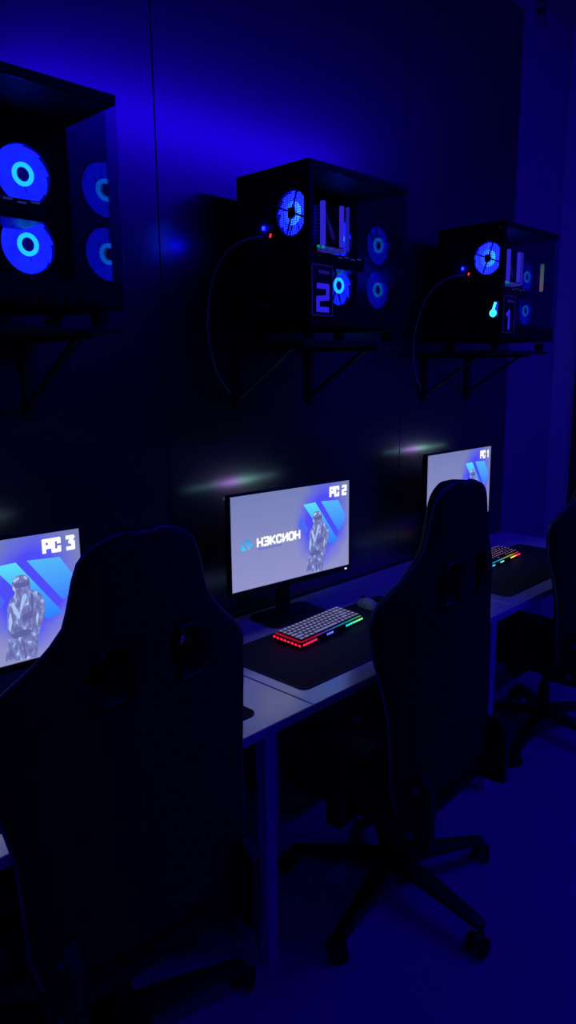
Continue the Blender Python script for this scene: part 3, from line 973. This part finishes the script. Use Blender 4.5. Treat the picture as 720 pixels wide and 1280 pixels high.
def make_chair(label):
    t = thing('gaming_chair', label, 'chair', (0, 0, 0), 0, 'black gaming chairs')
    m = MB()
    NX = 20
    zs = [0.47, 0.50] + [0.55 + 0.03 * k for k in range(27)] + [1.343, 1.354, 1.364, 1.371, 1.375]
    V = {}
    for i, z in enumerate(zs):
        for j in range(NX + 1):
            for f in (0, 1):
                V[i, j, f] = m.bm.verts.new(back_point(-1 + 2 * j / NX, z, f))
    def hole(i, j):
        z = (zs[i] + zs[i + 1]) / 2
        c = -1 + 2 * (j + 0.5) / NX
        x = c * prof(z)
        return 1.045 < z < 1.165 and 0.055 < abs(x) < 0.125 and not (z > 1.13 and abs(x) > 0.115)
    keep = {(i, j) for i in range(len(zs) - 1) for j in range(NX) if not hole(i, j)}
    for (i, j) in keep:
        for f in (0, 1):
            q = (V[i, j, f], V[i, j + 1, f], V[i + 1, j + 1, f], V[i + 1, j, f])
            m.bm.faces.new(q)
        for (di, dj, a, b) in ((-1, 0, (i, j), (i, j + 1)), (1, 0, (i + 1, j), (i + 1, j + 1)), (0, -1, (i, j), (i + 1, j)), (0, 1, (i, j + 1), (i + 1, j + 1))):
            if (i + di, j + dj) not in keep:
                m.bm.faces.new((V[a[0], a[1], 0], V[b[0], b[1], 0], V[b[0], b[1], 1], V[a[0], a[1], 1]))
    for v in [v for v in m.bm.verts if not v.link_faces]:
        m.bm.verts.remove(v)
    bk = m.build('backrest', M_fabric, t, True, sub=1)
    # piping round the rear outline, grey raised to stand for screen rim light
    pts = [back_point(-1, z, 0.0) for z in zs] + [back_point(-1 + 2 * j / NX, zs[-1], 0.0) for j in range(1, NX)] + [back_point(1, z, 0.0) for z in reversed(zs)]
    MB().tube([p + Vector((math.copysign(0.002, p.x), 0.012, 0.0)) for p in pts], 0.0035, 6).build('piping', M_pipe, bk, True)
    # plastic rims of the two belt openings
    for sx in (-1, 1):
        rim = []
        for (x, z) in ((.058, 1.05), (.12, 1.05), (.128, 1.075), (.122, 1.14), (.105, 1.165), (.062, 1.165)):
            rim.append(Vector((sx * x, back_y(z) + wrap(x, z) - 0.001, z)))
        MB().tube(rim, 0.006, 8, True).build('belt_opening_rim', M_black, bk, True)
    np_ = MB()
    bmesh.ops.create_uvsphere(np_.bm, u_segments=24, v_segments=14, radius=1)
    for v in np_.bm.verts:
        p = v.co
        q = lambda c, e: math.copysign(abs(c) ** e, c)
        v.co = Vector((q(p.x, 0.5) * 0.128, -0.138 + q(p.y, 0.8) * 0.03, 1.105 + q(p.z, 0.5) * 0.078))
    np_.build('neck_pillow', M_fabric, t, True)
    # seat with side bolsters
    s_ = MB()
    nx, ny = 16, 14
    G = {}
    for a in range(nx + 1):
        for b in range(ny + 1):
            u = -1 + 2 * a / nx
            v = b / ny
            w = 0.255 - 0.03 * (1 - v) ** 2 - 0.03 * max(0, v - 0.8) * 5 * 0.4
            x = u * w
            y = -0.20 + 0.47 * v
            top = 0.475 + 0.045 * max(0, (abs(u) - 0.62) / 0.38) ** 1.3 * (1 - 0.3 * v) - 0.02 * (1 - v) - (0.03 * ((v - 0.85) / 0.15) ** 2 if v > 0.85 else 0)
            e = max(abs(u) ** 10, (abs(2 * v - 1)) ** 14)
            G[a, b, 1] = s_.bm.verts.new((x, y, top - 0.025 * e))
            G[a, b, 0] = s_.bm.verts.new((x * 0.96, y, 0.375 + 0.01 * e))
    for a in range(nx):
        for b in range(ny):
            for f in (0, 1):
                s_.bm.faces.new((G[a, b, f], G[a + 1, b, f], G[a + 1, b + 1, f], G[a, b + 1, f]))
    for a in range(nx):
        for b in (0, ny):
            s_.bm.faces.new((G[a, b, 0], G[a + 1, b, 0], G[a + 1, b, 1], G[a, b, 1]))
    for b in range(ny):
        for a in (0, nx):
            s_.bm.faces.new((G[a, b, 0], G[a, b + 1, 0], G[a, b + 1, 1], G[a, b, 1]))
    s_.build('seat', M_fabric, t, True, sub=1)
    # hinge covers at both sides of the seat back
    for sx in (-1, 1):
        hc = MB()
        hc.prism([(-0.27, 0.38), (-0.10, 0.37), (-0.08, 0.42), (-0.14, 0.47), (-0.19, 0.58), (-0.235, 0.60), (-0.27, 0.56)],
                 lambda u, v, w: Vector((sx * (0.215 + w), u, v)), 0.028)
        h = hc.build('hinge_cover', M_black, t)
        for y, z in ((-0.225, 0.555), (-0.21, 0.415)):
            MB().cyl((sx * 0.242, y, z), (sx * 0.248, y, z), 0.011, n=16).build('hinge_bolt', M_alu, h, True)
    # armrests
    for sx in (-1, 1):
        ar = MB()
        ar.bar((sx * 0.18, 0.02, 0.37), (sx * 0.285, 0.02, 0.37), 0.05, 0.012, 0.003)
        ar.box((sx * 0.285, 0.02, 0.47), (0.022, 0.06, 0.21), None, 0.006)
        ar.box((sx * 0.285, 0.02, 0.585), (0.03, 0.075, 0.10), None, 0.008)
        a_ = ar.build('armrest', M_black, t)
        MB().box((sx * 0.285, 0.01, 0.644), (0.085, 0.25, 0.024), None, 0.011, 3).build('arm_pad', M_rub, a_, True)
    mc = MB()
    mc.box((0, 0, 0.350), (0.20, 0.26, 0.04), None, 0.008).box((0, -0.02, 0.368), (0.34, 0.28, 0.012), None, 0.003)
    mc.build('tilt_mechanism', M_satin, t)
    MB().tube([(0.09, 0.03, 0.345), (0.2, 0.03, 0.343), (0.27, 0.03, 0.335)], 0.006, 8).bar((0.25, 0.03, 0.337), (0.31, 0.03, 0.33), 0.018, 0.008, 0.003).build('lever', M_black, t, True)
    gl = MB()
    gl.cyl((0, 0, 0.09), (0, 0, 0.235), 0.027).cyl((0, 0, 0.23), (0, 0, 0.34), 0.016)
    gl.build('gas_lift', M_satin, t, True)
    bs = MB()
    bs.cyl((0, 0, 0.085), (0, 0, 0.135), 0.055, 0.045)
    bs.build('base_hub', M_satin, t, True)
    for k in range(5):
        a = math.radians(-27.4 + 72 * k)
        d = Vector((math.cos(a), math.sin(a), 0))
        n_ = Vector((-d.y, d.x, 0))
        am = MB()
        sec = []
        for r, w, h, z in ((0.035, .034, .042, .112), (0.15, .028, .034, .106), (0.27, .022, .026, .092), (0.335, .021, .022, .084), (0.352, .014, .016, .082)):
            c = d * r + Vector((0, 0, z))
            sec.append([am.bm.verts.new(c + n_ * sx * w + Vector((0, 0, sz * h / 2 - (0.0 if sz < 0 else 0))) * (1 if abs(sx) < 0.7 else 0.75)) for sx, sz in
                        ((-1, -1), (-0.6, -1), (0.6, -1), (1, -1), (1, 1), (0.6, 1), (-0.6, 1), (-1, 1))])
        for A, B in zip(sec[:-1], sec[1:]):
            for q in range(8):
                am.bm.faces.new((A[q], A[(q + 1) % 8], B[(q + 1) % 8], B[q]))
        am.bm.faces.new(sec[0][::-1])
        am.bm.faces.new(sec[-1])
        am.build('base_arm', M_black, t, True)
        cs = MB()
        c = d * 0.345
        b2 = math.radians(40 * k + 20)
        dx_, nx_ = Vector((math.cos(b2), math.sin(b2), 0)), Vector((-math.sin(b2), math.cos(b2), 0))
        cs.cyl(c + Vector((0, 0, 0.045)), c + Vector((0, 0, 0.082)), 0.009, n=12)
        cs.box(c + dx_ * 0.012 + Vector((0, 0, 0.046)), (0.05, 0.02, 0.028), Matrix.Rotation(b2, 3, 'Z'), 0.006)
        co = cs.build('caster', M_black, t, True)
        for s2 in (-1, 1):
            MB().cyl(c + dx_ * 0.016 + nx_ * s2 * 0.011 + Vector((0, 0, 0.0285)), c + dx_ * 0.016 + nx_ * s2 * 0.029 + Vector((0, 0, 0.0285)), 0.028).build('wheel', M_rub, co, True)
    return t
CHL = ['black gaming chair in the middle, its back before the keyboard with pale keys', 'nearest black gaming chair, filling the lower left before the PC 3 screen',
       'black gaming chair cut by the right edge, farthest along the row']
ch2 = make_chair(CHL[0])
ch2.location = (1.762, 1.252, 0)
ch2.rotation_euler = (0, 0, math.radians(3))
ch3 = copy_tree(ch2)
ch3.location = (0.809, 1.394, 0)
ch3.rotation_euler = (0, 0, math.radians(-1))
ch3['label'] = CHL[1]
for c in ch3.children:
    if c.name.split('.')[0] in ('base_arm', 'caster', 'base_hub'):
        c.rotation_euler = (0, 0, math.radians(14))
ch1 = copy_tree(ch2)
ch1.location = (3.10, 1.37, 0)
ch1.rotation_euler = (0, 0, math.radians(0))
ch1['label'] = CHL[2]
